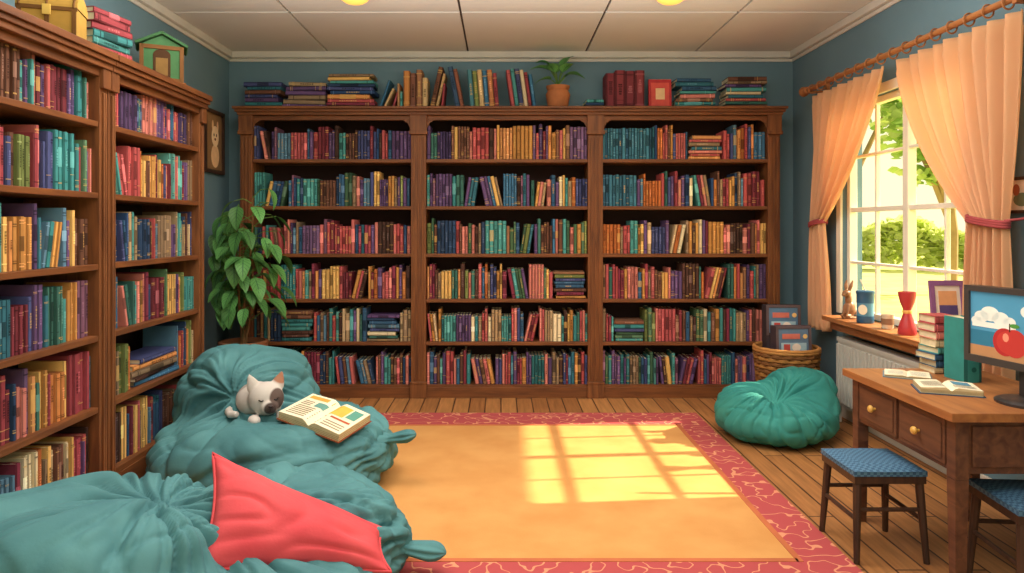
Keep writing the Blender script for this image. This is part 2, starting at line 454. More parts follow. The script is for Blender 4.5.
spec=[
 ['blue pur brn red','blue pur grn teal','red pur red blue','red org red teal','blue teal brn tan','blue red teal brn'],
 ['red org pur red brn','teal blue blue tan red','grn brn grn blue','brn org grn red','teal teal red tan','blue pur red brn teal'],
 ['org red blue','org org tan red blue','red org org teal tan','org red red brn','teal brn red grn tan','red pur grn teal']]
stk={(1,3):[(1.10,.28,8)],(0,4):[(.24,.27,8),(.98,.28,8)],(2,4):[(.10,.26,6)]}
mb=MB()
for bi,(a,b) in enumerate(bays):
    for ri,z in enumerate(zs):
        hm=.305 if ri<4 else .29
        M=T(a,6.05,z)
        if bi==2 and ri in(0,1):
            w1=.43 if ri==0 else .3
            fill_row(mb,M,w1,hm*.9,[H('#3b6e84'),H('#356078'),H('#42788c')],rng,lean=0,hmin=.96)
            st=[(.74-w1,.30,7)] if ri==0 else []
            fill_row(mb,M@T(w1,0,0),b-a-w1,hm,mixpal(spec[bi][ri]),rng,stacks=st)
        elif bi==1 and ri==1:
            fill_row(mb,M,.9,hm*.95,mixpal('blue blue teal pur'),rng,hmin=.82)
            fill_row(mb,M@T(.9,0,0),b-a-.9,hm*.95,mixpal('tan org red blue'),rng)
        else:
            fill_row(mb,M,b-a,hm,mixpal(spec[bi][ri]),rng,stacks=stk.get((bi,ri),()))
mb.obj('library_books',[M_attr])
lspec=['red teal pur red','teal grn blue red','blue teal blue org','blue teal pur red','red pur red org blue','org tan red blue']
rspec=['blue red teal pur','red org red teal','teal tan blue brn','grn tan blue red','org grn blue tan','blue red pur']
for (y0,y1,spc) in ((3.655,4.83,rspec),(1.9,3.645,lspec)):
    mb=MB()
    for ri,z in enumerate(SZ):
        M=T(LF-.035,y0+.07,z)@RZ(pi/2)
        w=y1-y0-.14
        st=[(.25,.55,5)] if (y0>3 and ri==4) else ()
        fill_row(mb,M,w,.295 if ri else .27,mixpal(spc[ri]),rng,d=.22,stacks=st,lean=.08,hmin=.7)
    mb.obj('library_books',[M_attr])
# ------------------------------------------------------------ things on the back bookcase
ZT=2.5; YT=6.1
def obj_stack(name,x,w,n,hmax,pal,seed,jit=.15,d=.2,y=YT,z=ZT,tmin=.024,tmax=.04,M0=I4):
    r=random.Random(seed); mb=MB(); stack(mb,M0@T(x-w/2,y,z),0,0,.0008,n,w,r,mixpal(pal),tmin,tmax,d,jit,hmax); return mb.obj(name,[M_attr])
obj_stack('book_stack',-2.08,.34,9,.25,'brn blue teal red',1)
obj_stack('book_stack',-1.71,.38,7,.235,'blue tan brn pur',2,jit=.35)
obj_stack('book_stack',-1.31,.42,10,.33,'blue red tan teal org',3)
obj_stack('book_stack',.82,.17,3,.09,'blue tan teal',4)
obj_stack('book_stack',1.70,.36,9,.29,'teal blue tan brn',5)
obj_stack('book_stack',2.14,.37,9,.33,'blue red tan grn',6)
r=random.Random(11)
def rowobj(name,items):
    mb=MB()
    for (x,t,h,a,c) in items:
        if a>=0: M=T(x+t/math.cos(a),YT,ZT+.0008)@RY(a)@T(-t,0,0)
        else: M=T(x,YT,ZT+.0008)@RY(a)
        book(mb,M,t,h,.2,H(c),r)
    return mb.obj(name,[M_attr])
rowobj('leaning_books',[(-1.07,.022,.26,.34,'#3a6a8a'),(-1.035,.022,.19,.45,'#ceae7e'),(-.955,.02,.15,.3,'#964048'),(-.905,.022,.22,.0,'#b0845c'),(-.88,.02,.15,0,'#55a29c')])
rowobj('upright_books',[(-.85,.055,.33,0,'#c08048'),(-.792,.05,.31,0,'#7a5040'),(-.738,.05,.34,0,'#9d6e50'),(-.685,.045,.27,0,'#ceae7e')])
rowobj('tented_books',[(-.625,.040,.37,.22,'#6e4836'),(-.575,.026,.31,.22,'#b8966a'),(-.395,.042,.37,-.19,'#3c5470'),(-.352,.034,.35,-.19,'#8a5644'),(-.525,.02,.22,.1,'#964048')])
rowobj('upright_books',[(-.27,.042,.34,-.08,'#4a7c86'),(-.226,.04,.33,-.08,'#77834a'),(-.184,.042,.34,-.08,'#ceae7e'),(-.14,.04,.33,-.08,'#3a6a8a'),(-.098,.045,.34,-.08,'#b5744a'),(-.05,.035,.31,-.08,'#964048')])
rowobj('leaning_books',[(.09,.035,.34,-.14,'#ab5556'),(.127,.035,.35,-.14,'#4a8a88'),(.164,.04,.35,-.14,'#40466a'),(.206,.035,.34,-.14,'#cdb996'),(.243,.03,.32,-.14,'#8a3a40'),(.278,.034,.30,-.14,'#3a6a8a')])
rowobj('encyclopedia_set',[(.915,.08,.31,0,'#74323a'),(.997,.085,.335,0,'#80383e'),(1.084,.085,.33,0,'#74323a'),(1.171,.08,.335,0,'#80383e')])
mb=MB(); Mb=T(1.30,YT+.05,ZT+.001)@RX(-.06)
mb.box(0,.20,0,.03,0,.27,0,H('#b83a3e'),Mb); mb.box(.02,.18,-.002,0,.03,.24,0,H('#d2584e'),Mb); mb.box(.06,.14,-.004,-.002,.09,.19,0,H('#e8c090'),Mb)
mb.box(.004,.196,.004,.026,.265,.272,0,CREAM,Mb)
mb.obj('red_picture_book',[M_attr],bevel=.002)
# ------------------------------------------------------------ leaves & plants
def leaf(mb,M,L,W,droop=.5,fold=.25,tint=1.0,mat=0,nu=4,nv=7):
    def fn(u,v):
        w=W*math.sin(pi*min(1,v**.75))**.8*(1-.25*v) if 0<v<1 else 0
        x=(u-.5)*w; a=droop*v
        return (x, L*v*math.cos(a*.6), -L*v*v*math.sin(droop)*.6+abs(x)*fold+.0)
    mb.grid(fn,nu,nv,mat,(tint,tint,tint,1),M)
def bigplant():
    r=random.Random(5); mb=MB(); X,Y=-2.10,5.71
    clay=H('#8d5a3c')
    mb.lathe([(.12,0.001),(.14,.02),(.175,.45),(.19,.47),(.195,.54),(.17,.545),(.165,.50),(.02,.50)],32,1,clay,T(X,Y,0))
    mb.lathe([(.16,.49),(.16,.505)],24,1,H('#2e1c14'),T(X,Y,0))
    stems=[]
    for k in range(5):
        a=k*1.3+.4; tx=X+.08*math.cos(a)+.06; ty=Y-.13+.10*math.sin(a)
        top=1.30+.1*k
        pts=[]
        for i in range(9):
            f=i/8; pts.append((X+(tx-X)*f*1.1+.02*math.sin(f*5+k),Y+(ty-Y)*f,.5+(top-.5)*f))
        mb.tube(pts,[.012-.006*i/8 for i in range(9)],8,1,H('#7a5a38')); stems.append(pts)
    for k,pts in enumerate(stems):
        for i in range(20):
            f=.26+.74*i/19; q=f*8; j=min(7,int(q)); p=Vector(pts[j]).lerp(Vector(pts[j+1]),q-j)
            a=i*2.4+k*1.1; ln=r.uniform(.10,.25)
            dr=Vector((math.cos(a),math.sin(a)*.9,r.uniform(.1,.5)))
            e=p+dr*ln
            e.x=min(max(e.x,-2.30),-1.80); e.y=min(max(e.y,5.22),5.72)
            mb.tube([p,p.lerp(e,.5)+Vector((0,0,.03)),e],[.004,.0035,.003],6,1,H('#5b7a3c'))
            dirx=Vector((dr.x,dr.y,0)).normalized()
            ang=math.atan2(dirx.y,dirx.x)-pi/2
            L=r.uniform(.16,.23)
            ex=e+dirx*L
            if ex.x<-2.42: ang+= 2.0
            if ex.y>5.88: ang+= 2.4
            M=T(*e)@RZ(ang+r.uniform(-.3,.3))@RX(r.uniform(-1.0,-.2))
            leaf(mb,M,L,L*.62,r.uniform(.4,.9),.25,r.uniform(.7,1.5))
    mb.obj('potted_plant',[M_leaf,M_attr],smooth=True,autos=True)
bigplant()
mb=MB()
mb.lathe([(.065,0),(.09,.03),(.108,.13),(.09,.165),(.10,.185),(.105,.205),(.085,.205),(.08,.18),(.01,.18)],28,1,H('#ab6a42'),T(.50,6.15,ZT))
for i,(ang,tl,L,up) in enumerate([(-1.5,.35,.19,.12),(1.5,.55,.20,.16),(.9,1.1,.19,.17),(-.8,1.15,.20,.2),(2.6,.7,.18,.14),(-2.5,.8,.17,.14),(1.9,.2,.17,.08),(-1.2,.8,.17,.10),(0.2,1.3,.16,.15),(1.2,.8,.16,.2)]):
    p=Vector((.50,6.15,ZT+.18)); e=p+Vector((-math.sin(ang)*.06,math.cos(ang)*.03,up))
    mb.tube([p,p.lerp(e,.5)+Vector((-math.sin(ang)*-.01,0,.01)),e],.005,6,1,H('#5b7a3c'))
    leaf(mb,T(*e)@RZ(ang)@RX(tl),L,.12,.9,.3,1.25)
mb.obj('potted_plant',[M_leaf,M_attr],smooth=True,autos=True)
# ------------------------------------------------------------ pictures on walls
mb=MB(); Mp=T(XL,5.80,1.93)@Matrix(((0,0,1,0),(1,0,0,0),(0,1,0,0),(0,0,0,1)))
fw=.40; fh=.54
for b in ((0,fw,0,.03),(0,fw,fh-.03,fh),(0,.03,.03,fh-.03),(fw-.03,fw,.03,fh-.03)):
    mb.box(b[0],b[1],b[2],b[3],0.0,.03,0,M=Mp)
mb.box(.03,fw-.03,.03,fh-.03,.0,.012,1,H('#96724e'),Mp)
bg=H('#f0c494')
mb.disc(.23,.15,.085,.10,.0132,1,bg,Mp); mb.disc(.23,.32,.075,.09,.0134,1,H('#fadab0'),Mp)
mb.disc(.18,.41,.02,.045,.0133,1,bg,Mp); mb.disc(.28,.41,.02,.045,.0133,1,bg,Mp)
mb.disc(.205,.33,.010,.014,.0136,1,H('#2a1a14'),Mp); mb.disc(.255,.33,.010,.014,.0136,1,H('#2a1a14'),Mp); mb.disc(.23,.295,.018,.012,.0136,1,H('#7a4030'),Mp)
mb.obj('framed_picture',[M_dark,M_attr])
mb=MB(); Mp=T(XR,3.655,1.54)@Matrix(((0,0,-1,0),(-1,0,0,0),(0,1,0,0),(0,0,0,1)))
for b in ((0,.22,0,.016),(0,.22,.17,.186),(0,.014,.016,.17),(.206,.22,.016,.17)): mb.box(*b,0,.02,0,M=Mp)
mb.box(.014,.206,.016,.17,0,.01,1,H('#f0e6d0'),Mp); mb.disc(.10,.07,.06,.035,.0112,1,H('#7a8a6a'),Mp); mb.disc(.06,.12,.025,.03,.0113,1,H('#b06a4c'),Mp)
mb.obj('framed_picture',[M_dark,M_attr])
# ------------------------------------------------------------ on the side bookcases
mb=MB()
Mh=T(-2.19,4.52,2.371)@RZ(.45)
g=H('#4c7a50')
mb.box(-.14,.14,-.11,.11,0,.02,0,H('#8a5a34'),Mh)
mb.box(-.12,.12,-.09,.09,.02,.25,0,g,Mh)
for x in (-.115,.115):
    for y in (-.09,.09): mb.box(x-.012,x+.012,y-.010,y+.010,.02,.25,0,H('#7a5430'),Mh)
mb.box(-.115,.115,-.10,-.088,.02,.045,0,H('#7a5430'),Mh); mb.box(-.115,.115,-.10,-.088,.225,.25,0,H('#7a5430'),Mh)
mb.box(-.05,.05,-.094,-.089,.045,.19,0,H('#4e3420'),Mh); mb.disc(0,0,.05,.035,0,0,H('#4e3420'),Mh@T(0,-.0942,.19)@RX(pi/2))
mb.box(-.035,.035,-.096,-.094,.06,.17,0,H('#8a6a3c'),Mh)
for s in (-1,1): mb.poly([(-.12,s*.09,.25),(.12,s*.09,.25),(0,s*.09,.315)],0,g,Mh)
for s in (-1,1):
    mb.box(-.005,.165,-.12,.12,0,.016,0,H('#3f6a44'),Mh@T(0,0,.32)@(RY(.48) if s>0 else RY(pi-.48)@T(0,0,-.016)))
mb.obj('birdhouse',[M_attr],bevel=.003)
mb=MB(); r=random.Random(21)
stack(mb,T(-2.13,3.66,2.371)@RZ(pi/2-.2),0,0,.001,8,.30,r,[H(c) for c in ('#a84a52','#b8605c','#8a3a40','#4a8a88','#3b7c7e','#c07468')],.03,.045,.18,.2,.30)
mb.obj('book_stack',[M_attr])
mb=MB(); Mk=T(-2.19,3.42,2.371)@RZ(.3)
oc=H('#b08c42'); od=H('#6e4c26')
mb.box(-.125,.125,-.09,.09,0,.15,0,oc,Mk)
def lid(u,v): 
    a=pi*u; return (-.13+.26*v, -.095*math.cos(a), .15+.075*math.sin(a))
mb.grid(lid,14,1,0,oc,Mk)
for x in (-.13,.13): mb.poly([(x,-.095*math.cos(pi*i/14),.15+.075*math.sin(pi*i/14)) for i in range(15)],0,oc,Mk)
for x in (-.115,-.0,.115):
    mb.tube([(x,-.098*math.cos(pi*i/14),.15+.078*math.sin(pi*i/14)) for i in range(15)],.006,6,0,od,Mk)
    for y in (-.094,.090): mb.box(x-.01,x+.01,y-.002,y+.004,0,.15,0,od,Mk)
mb.box(-.13,.13,-.096,-.09,.135,.155,0,od,Mk); mb.box(-.018,.018,-.103,-.094,.11,.16,0,H('#d8b860'),Mk)
mb.obj('keepsake_box',[M_attr],bevel=.002)
# ------------------------------------------------------------ rug
boxobj('rug',[(-1.78,1.30,3.07,5.15,.001,.012,0),(-2.0,-1.78,2.8,5.5,.001,.011,1),(1.30,1.53,2.8,5.5,.001,.011,1),(-1.78,1.30,2.8,3.07,.001,.011,1),(-1.78,1.30,5.15,5.5,.001,.011,1),
 (-1.80,-1.77,3.05,5.17,.002,.0135,2),(1.29,1.32,3.05,5.17,.002,.0135,2),(-1.78,1.30,3.05,3.08,.002,.0135,2),(-1.78,1.30,5.14,5.17,.002,.0135,2)],
 [M_rugc,M_rugb,plain('rug_piping',H('#bb6842'),.9)])
# ------------------------------------------------------------ bean bags
def blob(name,lobes,mat,center,k=.10,sub=6,puckers=(),wr=.012,extra=None,seed=0,n=2.5,zmin=.014):
    bm=bmesh.new(); bmesh.ops.create_icosphere(bm,subdivisions=sub,radius=1)
    D=np.array([v.co[:] for v in bm.verts]); F=[[v.index for v in f.verts] for f in bm.faces]; bm.free()
    D/=np.linalg.norm(D,axis=1)[:,None]; c=np.array(center)
    def f(p):
        acc=None
        for (x,y,z,a,b,cc) in lobes:
            q=(p-np.array((x,y,z)))/np.array((a,b,cc))
            rr=np.power(np.power(q[:,0]**2+q[:,1]**2,n/2)+np.power(np.abs(q[:,2]),n),1/n)
            v=(rr-1)*min(a,b,cc)
            e=np.exp(-v/k*2.5); acc=e if acc is None else acc+e
        return -np.log(acc)*k/2.5
    tt=np.full(len(D),1.6); hit=np.zeros(len(D),bool); step=.02
    for i in range(80):
        val=f(c+D*tt[:,None]); hit|=(val<0); tt=np.where(hit,tt,tt-step)
    lo=tt.copy(); hi=tt+step
    for i in range(12):
        m=(lo+hi)/2; v=f(c+D*m[:,None]); lo=np.where(v<0,m,lo); hi=np.where(v<0,hi,m)
    Pn=c+D*lo[:,None]; e=.01
    G=np.stack([f(Pn+np.eye(3)[i]*e)-f(Pn-np.eye(3)[i]*e) for i in range(3)],1); G/=np.linalg.norm(G,axis=1)[:,None]+1e-9
    out=[]
    off=Vector((seed*3.1,seed*1.7,seed*.9))
    pk=[]
    for (pc,R,nf,amp,dip,dr) in puckers:
        ax=(Vector(pc)-Vector(center)).normalized(); u=ax.orthogonal().normalized(); pk.append((Vector(pc),R,nf,amp,dip,dr,u,ax.cross(u)))
    for p,g in zip(Pn,G):
        p=Vector(p); g=Vector(g); d=0
        for j,(pc,R,nf,amp,dip,dr,u,w) in enumerate(pk):
            v=p-pc; rr=v.length
            th=math.atan2(v.dot(w),v.dot(u))+1.0*noise.noise(p*1.4+off)
            F1=nf/4.0
            q=Vector((math.cos(th)*F1,math.sin(th)*F1,rr*.9))+off*(j+1)
            n1=noise.noise(q); n2=noise.noise(q*1.9+off)
            ww=math.exp(-(rr/R)**2)*min(1,rr/.14)
            d-=amp*ww*(max(0,1-abs(n1)*3.6)**1.6+.42*max(0,1-abs(n2)*3.8)**1.5)
            d+=amp*.5*ww*n1; d-=dip*math.exp(-(rr/dr)**2)
        q=p*1.7+off; q=Vector((q.x+noise.noise(p*1.2+off)*1.8,q.y+noise.noise(p*1.1-off),q.z*2.2))
        n1=noise.noise(q); n3=noise.noise(q*1.9+off)
        d-=wr*max(0,1-abs(n1)*3.8)**1.6+.40*wr*max(0,1-abs(n3)*4.0)**1.5
        d+=wr*1.3*noise.noise(p*2.3-off)
        p=p+g*d
        if p.z<zmin: p.z=zmin
        out.append(p)
    mb=MB(); mb.v=out
    for fc in F: mb.face(fc,0,(1,1,1,1))
    bvh=BVHTree.FromPolygons([v[:] for v in out],F)
    if extra: extra(mb)
    o=mb.obj(name,[mat],smooth=True)
    return o,bvh
def tail(mb,p0,p1,r0,r1,seed=0):
    p0=Vector(p0);p1=Vector(p1);ax=(p1-p0).normalized(); u=ax.cross(Vector((0,0,1))).normalized(); w=ax.cross(u)
    nv,nu=16,40; L=(p1-p0).length
    b=len(mb.v)
    for j in range(nv+1):
        f=j/nv
        if f<.3: rad=r0*(1-f/.3)+r0*.42*(f/.3)
        elif f<.75: rad=r0*.42+(r1-r0*.42)*((f-.3)/.45)**.8
        else: rad=r1*max(.05,1-((f-.75)/.25)**2)**.6
        for i in range(nu):
            a=2*pi*i/nu; rr=rad*(1+.14*math.sin(7*a+seed)*min(1,f*1.5))
            p=p0+ax*L*f+u*rr*math.cos(a)+w*rr*.6*math.sin(a)
            mb.v.append(p)
    for j in range(nv):
        for i in range(nu):
            k=(i+1)%nu; mb.face([b+j*nu+i,b+j*nu+k,b+(j+1)*nu+k,b+(j+1)*nu+i],0,(1,1,1,1))
    mb.face([b+nv*nu+i for i in range(nu)],0,(1,1,1,1))
bag1,bv1=blob('bean_bag',[(-1.59,4.38,.36,.45,.42,.38),(-1.11,4.02,.19,.50,.51,.25),(-1.52,4.00,.19,.50,.42,.235)],M_bag,(-1.35,4.15,.22),k=.08,sub=7,
  puckers=[((-1.50,4.00,.47),.60,10,.055,.03,.12),((-.62,3.98,.24),.48,11,.045,.0,.1)],wr=.030,seed=1,
  extra=lambda mb:tail(mb,(-.70,4.00,.25),(-.48,3.95,.30),.09,.055))
bag2,bv2=blob('bean_bag',[(-1.48,2.55,.26,.50,.50,.275),(-.84,3.04,.18,.43,.36,.225),(-.95,2.55,.10,.5,.42,.16)],M_bag,(-1.1,2.7,.18),k=.10,sub=7,
  puckers=[((-1.20,2.62,.44),.75,12,.062,.04,.15),((-.42,3.0,.12),.42,10,.045,0,.1)],wr=.034,seed=2,
  extra=lambda mb:tail(mb,(-.50,2.98,.12),(-.23,2.92,.11),.085,.055))
bag3,bv3=blob('bean_bag',[(1.93,4.88,.16,.41,.39,.19),(2.13,5.02,.26,.26,.25,.21),(1.74,4.9,.2,.2,.25,.17)],M_bag2,(1.93,4.9,.15),k=.07,sub=7,
  puckers=[((1.87,4.74,.36),.38,11,.045,.10,.09)],wr=.020,seed=3,zmin=.003)
# ------------------------------------------------------------ red cushion
def cushion(name,c,th,mat):
    TL,TR,BR,BL=[Vector(p) for p in c]
    nrm=((TR-BL).cross(TL-BR)).normalized()
    if nrm.z<0: nrm=-nrm
    mb=MB(); n=44
    for s in (1,-1):
        def fn(u,v,s=s):
            uu,vv=u*2-1,v*2-1
            pinch=.09
            u2=uu*(1-pinch*(1-vv*vv)); v2=vv*(1-pinch*(1-uu*uu))
            a=(u2+1)/2;b=(v2+1)/2
            p=TL.lerp(TR,a).lerp(BL.lerp(BR,a),b)
            t=max(0,(1-uu**2)*(1-vv**2))**.5
            wr=.018*max(0,1-abs(noise.noise(Vector((uu*1.3+vv*.8,vv*1.8-uu*.6,s))))*3.4)**1.6*t**.6+.012*noise.noise(Vector((uu*1.5,vv*1.5,s)))*t
            p=p+nrm*(s*(th*t)-s*wr)
            return p
        mb.grid(fn,n,n,0)
    pts=[]
    for e in range(4):
        for i in range(16):
            f=i/16*2-1
            uu,vv=[(f,-1),(1,f),(-f,1),(-1,-f)][e]
            u2=uu*(1-.09*(1-vv*vv)); v2=vv*(1-.09*(1-uu*uu)); a=(u2+1)/2;b=(v2+1)/2
            pts.append(TL.lerp(TR,a).lerp(BL.lerp(BR,a),b))
    o=mb.obj(name,[mat],smooth=True); me=o.data
    bm=bmesh.new(); bm.from_mesh(me); bmesh.ops.remove_doubles(bm,verts=bm.verts,dist=.0015); bmesh.ops.recalc_face_normals(bm,faces=bm.faces); bm.to_mesh(me); bm.free()
    m2=MB(); m2.tube(pts,.006,8,0,closed=True); c2=m2.obj('piping',[mat],smooth=True); c2.parent=o
    return o
cushion('throw_pillow',[(-1.13,2.74,.585),(-.475,2.84,.245),(-.415,2.65,.165),(-1.06,2.44,.27)],.11,M_red)
# ------------------------------------------------------------ open book on bean bag
def surf(bv,x,y):
    h,n,_,_=bv.ray_cast(Vector((x,y,3)),Vector((0,0,-1))); return h,n
def openbook(name,M,w,hh,t,blocks,cover):
    mb=MB()
    for s in (-1,1):
        def top(u,v,s=s):
            x=u*w; z=t*(1-.25*u)*(.35+.65*math.sin(min(1,u*4+.05)*pi/2))
            return (s*x,(v-.5)*hh,z+.004)
        mb.grid(top,10,6,0,H('#efe4c6'),M)
        n=10
        for e in (-.5,.5):
            for i in range(n):
                u0,u1=i/n,(i+1)/n; a=top(u0,.5); b2=top(u1,.5)
                mb.poly([(a[0],e*hh,.004),(b2[0],e*hh,.004),(b2[0],e*hh,b2[2]),(a[0],e*hh,a[2])],0,H('#d9c79c'),M)
        a=top(1,.5)
        mb.poly([(a[0],-hh/2,.004),(a[0],hh/2,.004),(a[0],hh/2,a[2]),(a[0],-hh/2,a[2])],0,H('#d9c79c'),M)
        for kk in range(3):
            z=.008+(a[2]-.008)*(kk+.5)/3.4
            mb.box(min(a[0]+s*.0005,a[0]+s*.0012),max(a[0]+s*.0005,a[0]+s*.0012),-hh/2,hh/2,z,z+.0015,0,H('#a08860'),M)
            mb.box(min(0,a[0]),max(0,a[0]),-hh/2-.001,-hh/2,z*.8,z*.8+.0015,0,H('#a08860'),M)
        for (u0,u1,v0,v1,c) in blocks[0 if s<0 else 1]:
            def fb(u,v,s=s):
                q=top(u0+(u1-u0)*u,v0+(v1-v0)*v); return (q[0],q[1],q[2]+.0015)
            mb.grid(fb,4,2,0,H(c),M)
        mb.box(min(0,s*(w+.008)),max(0,s*(w+.008)),-hh/2-.008,hh/2+.008,0,.004,0,H(cover),M)
    return mb.obj(name,[M_attr])
ob_txt=[[(.1,.9,.80,.93,'#dca048'),(.1,.45,.52,.72,'#6a9a90')]+[(.55,.88,.52+.07*i,.55+.07*i,'#8a7a60') for i in range(3)]+[(.12,.88,.08+.07*i,.11+.07*i,'#8a7a60') for i in range(6)],
        [(.1,.55,.5,.9,'#e0b450'),(.6,.9,.55,.9,'#5f9a8a'),(.1,.9,.38,.44,'#bd6044')]+[(.1,.9,.08+.08*i,.11+.08*i,'#8a7a60') for i in range(3)]]
def place_tilt(bv,bx,by,rx,ry,k=.85):
    pts=[surf(bv,bx+dx,by+dy)[0] for dx in(-rx,0,rx) for dy in(-ry,0,ry)]; pts=[p for p in pts if p]
    A=np.array([[p.x-bx,p.y-by,1] for p in pts]); z=np.array([p.z for p in pts]); s_,_,_,_=np.linalg.lstsq(A,z,rcond=None)
    nn=Vector((-s_[0]*k,-s_[1]*k,1)).normalized()
    base=max(p.z-(s_[0]*k*(p.x-bx)+s_[1]*k*(p.y-by)) for p in pts)
    return nn,base
bx,by=-.97,3.85
nn,base=place_tilt(bv1,bx,by,.13,.10)
rot=Vector((0,0,1)).rotation_difference(nn).to_matrix().to_4x4()
openbook('open_book',T(bx,by,base-.012)@rot@RZ(math.radians(-24)),.20,.28,.055,ob_txt,'#8a4a2c')
# ------------------------------------------------------------ plush cat
px_,py_=-1.335,3.96
h,_n=surf(bv1,px_,py_)
Mp=T(px_,py_,h.z-.03)@RZ(.5)@Matrix.Scale(1.0,4)
mb=MB()
mb.ell((-.03,.09,.10),(.115,.12,.10),M=Mp); mb.ell((.0,-.03,.125),(.098,.088,.095),M=Mp)
mb.ell((.005,-.105,.095),(.05,.04,.04),M=Mp)
mb.ell((-.075,-.10,.03),(.034,.05,.028),M=Mp); mb.ell((.075,-.10,.03),(.034,.05,.028),M=Mp)
mb.ell((.09,.13,.04),(.05,.05,.035),M=Mp)
for s in (-1,1):
    mb.lathe([(.04,0),(.036,.025),(.024,.055),(.008,.085),(.001,.09)],20,M=Mp@T(s*.06,-.02,.185)@RY(s*.35)@Matrix.Diagonal((1,.55,1,1)))
tp=[(-.10,.17,.06),(-.15,.16,.05),(-.18,.10,.045),(-.18,.03,.045),(-.15,-.01,.05)]
mb.tube(tp,[.025,.025,.023,.022,.018],12,M=Mp)
m,nt,b=newmat('plush_fur'); L=nt.links
geo=N(nt,'ShaderNodeNewGeometry')
def near(pt,rad,soft=.01):
    w=Mp@Vector(pt); d=N(nt,'ShaderNodeVectorMath',operation='DISTANCE'); d.inputs[1].default_value=w; L.new(geo.outputs['Position'],d.inputs[0])
    r_=N(nt,'ShaderNodeMapRange'); r_.inputs[1].default_value=rad; r_.inputs[2].default_value=rad+soft; r_.inputs[3].default_value=1; r_.inputs[4].default_value=0
    L.new(d.outputs['Value'],r_.inputs[0]); return r_.outputs[0]
def mixc(fac,a,bc):
    x=N(nt,'ShaderNodeMix',data_type='RGBA'); L.new(fac,x.inputs[0])
    if isinstance(a,tuple): x.inputs[6].default_value=a
    else: L.new(a,x.inputs[6])
    x.inputs[7].default_value=bc; return x.outputs[2]
c=mixc(near((.06,-.10,.135),.055),H('#c2bbb4'),H('#5a4a44'))
c=mixc(near((.005,-.145,.09),.032),c,H('#4a3c38'))
c=mixc(near((.085,-.02,.25),.045),c,H('#a07058'))
c=mixc(near((-.08,.13,.17),.06),c,H('#9a9088'))
L.new(c,b.inputs['Base Color']); b.inputs['Roughness'].default_value=.95
o=mb.obj('plush_cat',[m],smooth=True)
md=o.modifiers.new('r','REMESH'); md.mode='VOXEL'; md.voxel_size=.0065; md.use_smooth_shade=True
md=o.modifiers.new('s','SMOOTH'); md.iterations=3; md.factor=.5
mb=MB()
for s in (-1,1): mb.tube([(s*.052,-.104,.138),(s*.040,-.113,.131),(s*.028,-.113,.135)],.004,8,0,H('#1c1412'),Mp)
mb.ell((.005,-.146,.105),(.014,.008,.009),0,H('#2a1a1a'),Mp)
mb.tube([(.005,-.148,.098),(.005,-.147,.085),(-.012,-.142,.078)],.0025,6,0,H('#2a1a1a'),Mp)
e=mb.obj('face',[M_gloss],smooth=True); e.parent=o
# ------------------------------------------------------------ curtains
def curtain(name,yo,yi,seed,ei):
    zt,ztie,zb=2.53,1.50,.66; vt=(zt-ztie)/(zt-zb); r=random.Random(seed); ph=[r.uniform(0,6) for _ in range(4)]
    def fn(u,v):
        if v<vt:
            f=v/vt; o=yo[0]+(yo[1]-yo[0])*f**1.4; i=yi[0]+(yi[1]-yi[0])*(f**ei)
            comp=f**2
        else:
            f=(v-vt)/(1-vt); e=1-(1-f)**2
            o=yo[1]+(yo[2]-yo[1])*e; i=yi[1]+(yi[2]-yi[1])*e; comp=1-.5*e
        y=o+(i-o)*u
        amp=.032*(1-.35*comp)
        x=2.535+amp*math.sin(2*pi*9*u+ph[0]+.8*math.sin(3*v+ph[1]))+.012*math.sin(2*pi*4*u+ph[2]+v*3)
        if v<.03: x=2.535+(x-2.535)*.8
        z=zt-(zt-zb)*v
        if v<vt: z-=.05*u*math.sin(pi*v/vt)
        if v>.97: z+=.006*math.sin(20*u)
        return (x,y,z)
    mb=MB(); mb.grid(fn,130,70,0,(1,1,1,1))
    o=mb.obj(name,[M_cur],smooth=True,solid=.003)
    m2=MB(); ym=(yo[1]+yi[1])/2; hw=abs(yo[1]-yi[1])/2+.012
    pts=[(2.535+.05*math.cos(a),ym+hw*math.sin(a),1.50+.02*math.sin(a)*(1 if yo[1]<yi[1] else -1)) for a in [2*pi*k/28 for k in range(28)]]
    for dz in (-.012,0,.012): m2.tube([(p[0],p[1],p[2]+dz) for p in pts],.009,8,0,H('#a0484a'),closed=True)
    m2.tube([(2.53,yo[1],1.5),(2.60,yo[1]+(yo[1]-ym)*.2,1.51),(2.655,yo[1]+(yo[1]-ym)*.3,1.52)],.007,8,0,H('#a0484a'))
    t=m2.obj('tieback',[M_attr],smooth=True); t.parent=o
curtain('curtain',(3.40,3.52,3.50),(4.46,3.78,3.82),1,1.45)
curtain('curtain',(5.66,5.70,5.72),(4.60,5.50,5.42),2,1.2)
mb=MB(); RZ_=2.585
mb.tube([(2.50,3.36,RZ_),(2.50,5.70,RZ_)],.018,14,0)
for y,s in ((3.36,-1),(5.70,1)):
    mb.lathe([(.018,0),(.03,.01),(.03,.025),(.018,.035),(.038,.06),(.042,.08),(.03,.105),(.012,.12),(.002,.125)],18,0,M=T(2.50,y,RZ_)@RX(-s*pi/2))
for y in (3.39,5.68):
    mb.box(2.485,2.655,y-.015,y+.015,RZ_-.03,RZ_-.012,0); mb.box(2.635,2.656,y-.03,y+.03,RZ_-.09,RZ_+.06,0)
for i in range(16):
    y=3.45+i*(5.62-3.45)/15
    pts=[(2.50+.03*math.cos(a),y,RZ_-.008+.034*math.sin(a)) for a in [2*pi*k/16 for k in range(16)]]
    mb.tube(pts,.005,6,0,closed=True)
mb.obj('curtain_rod',[M_desktop],smooth=True,autos=True)
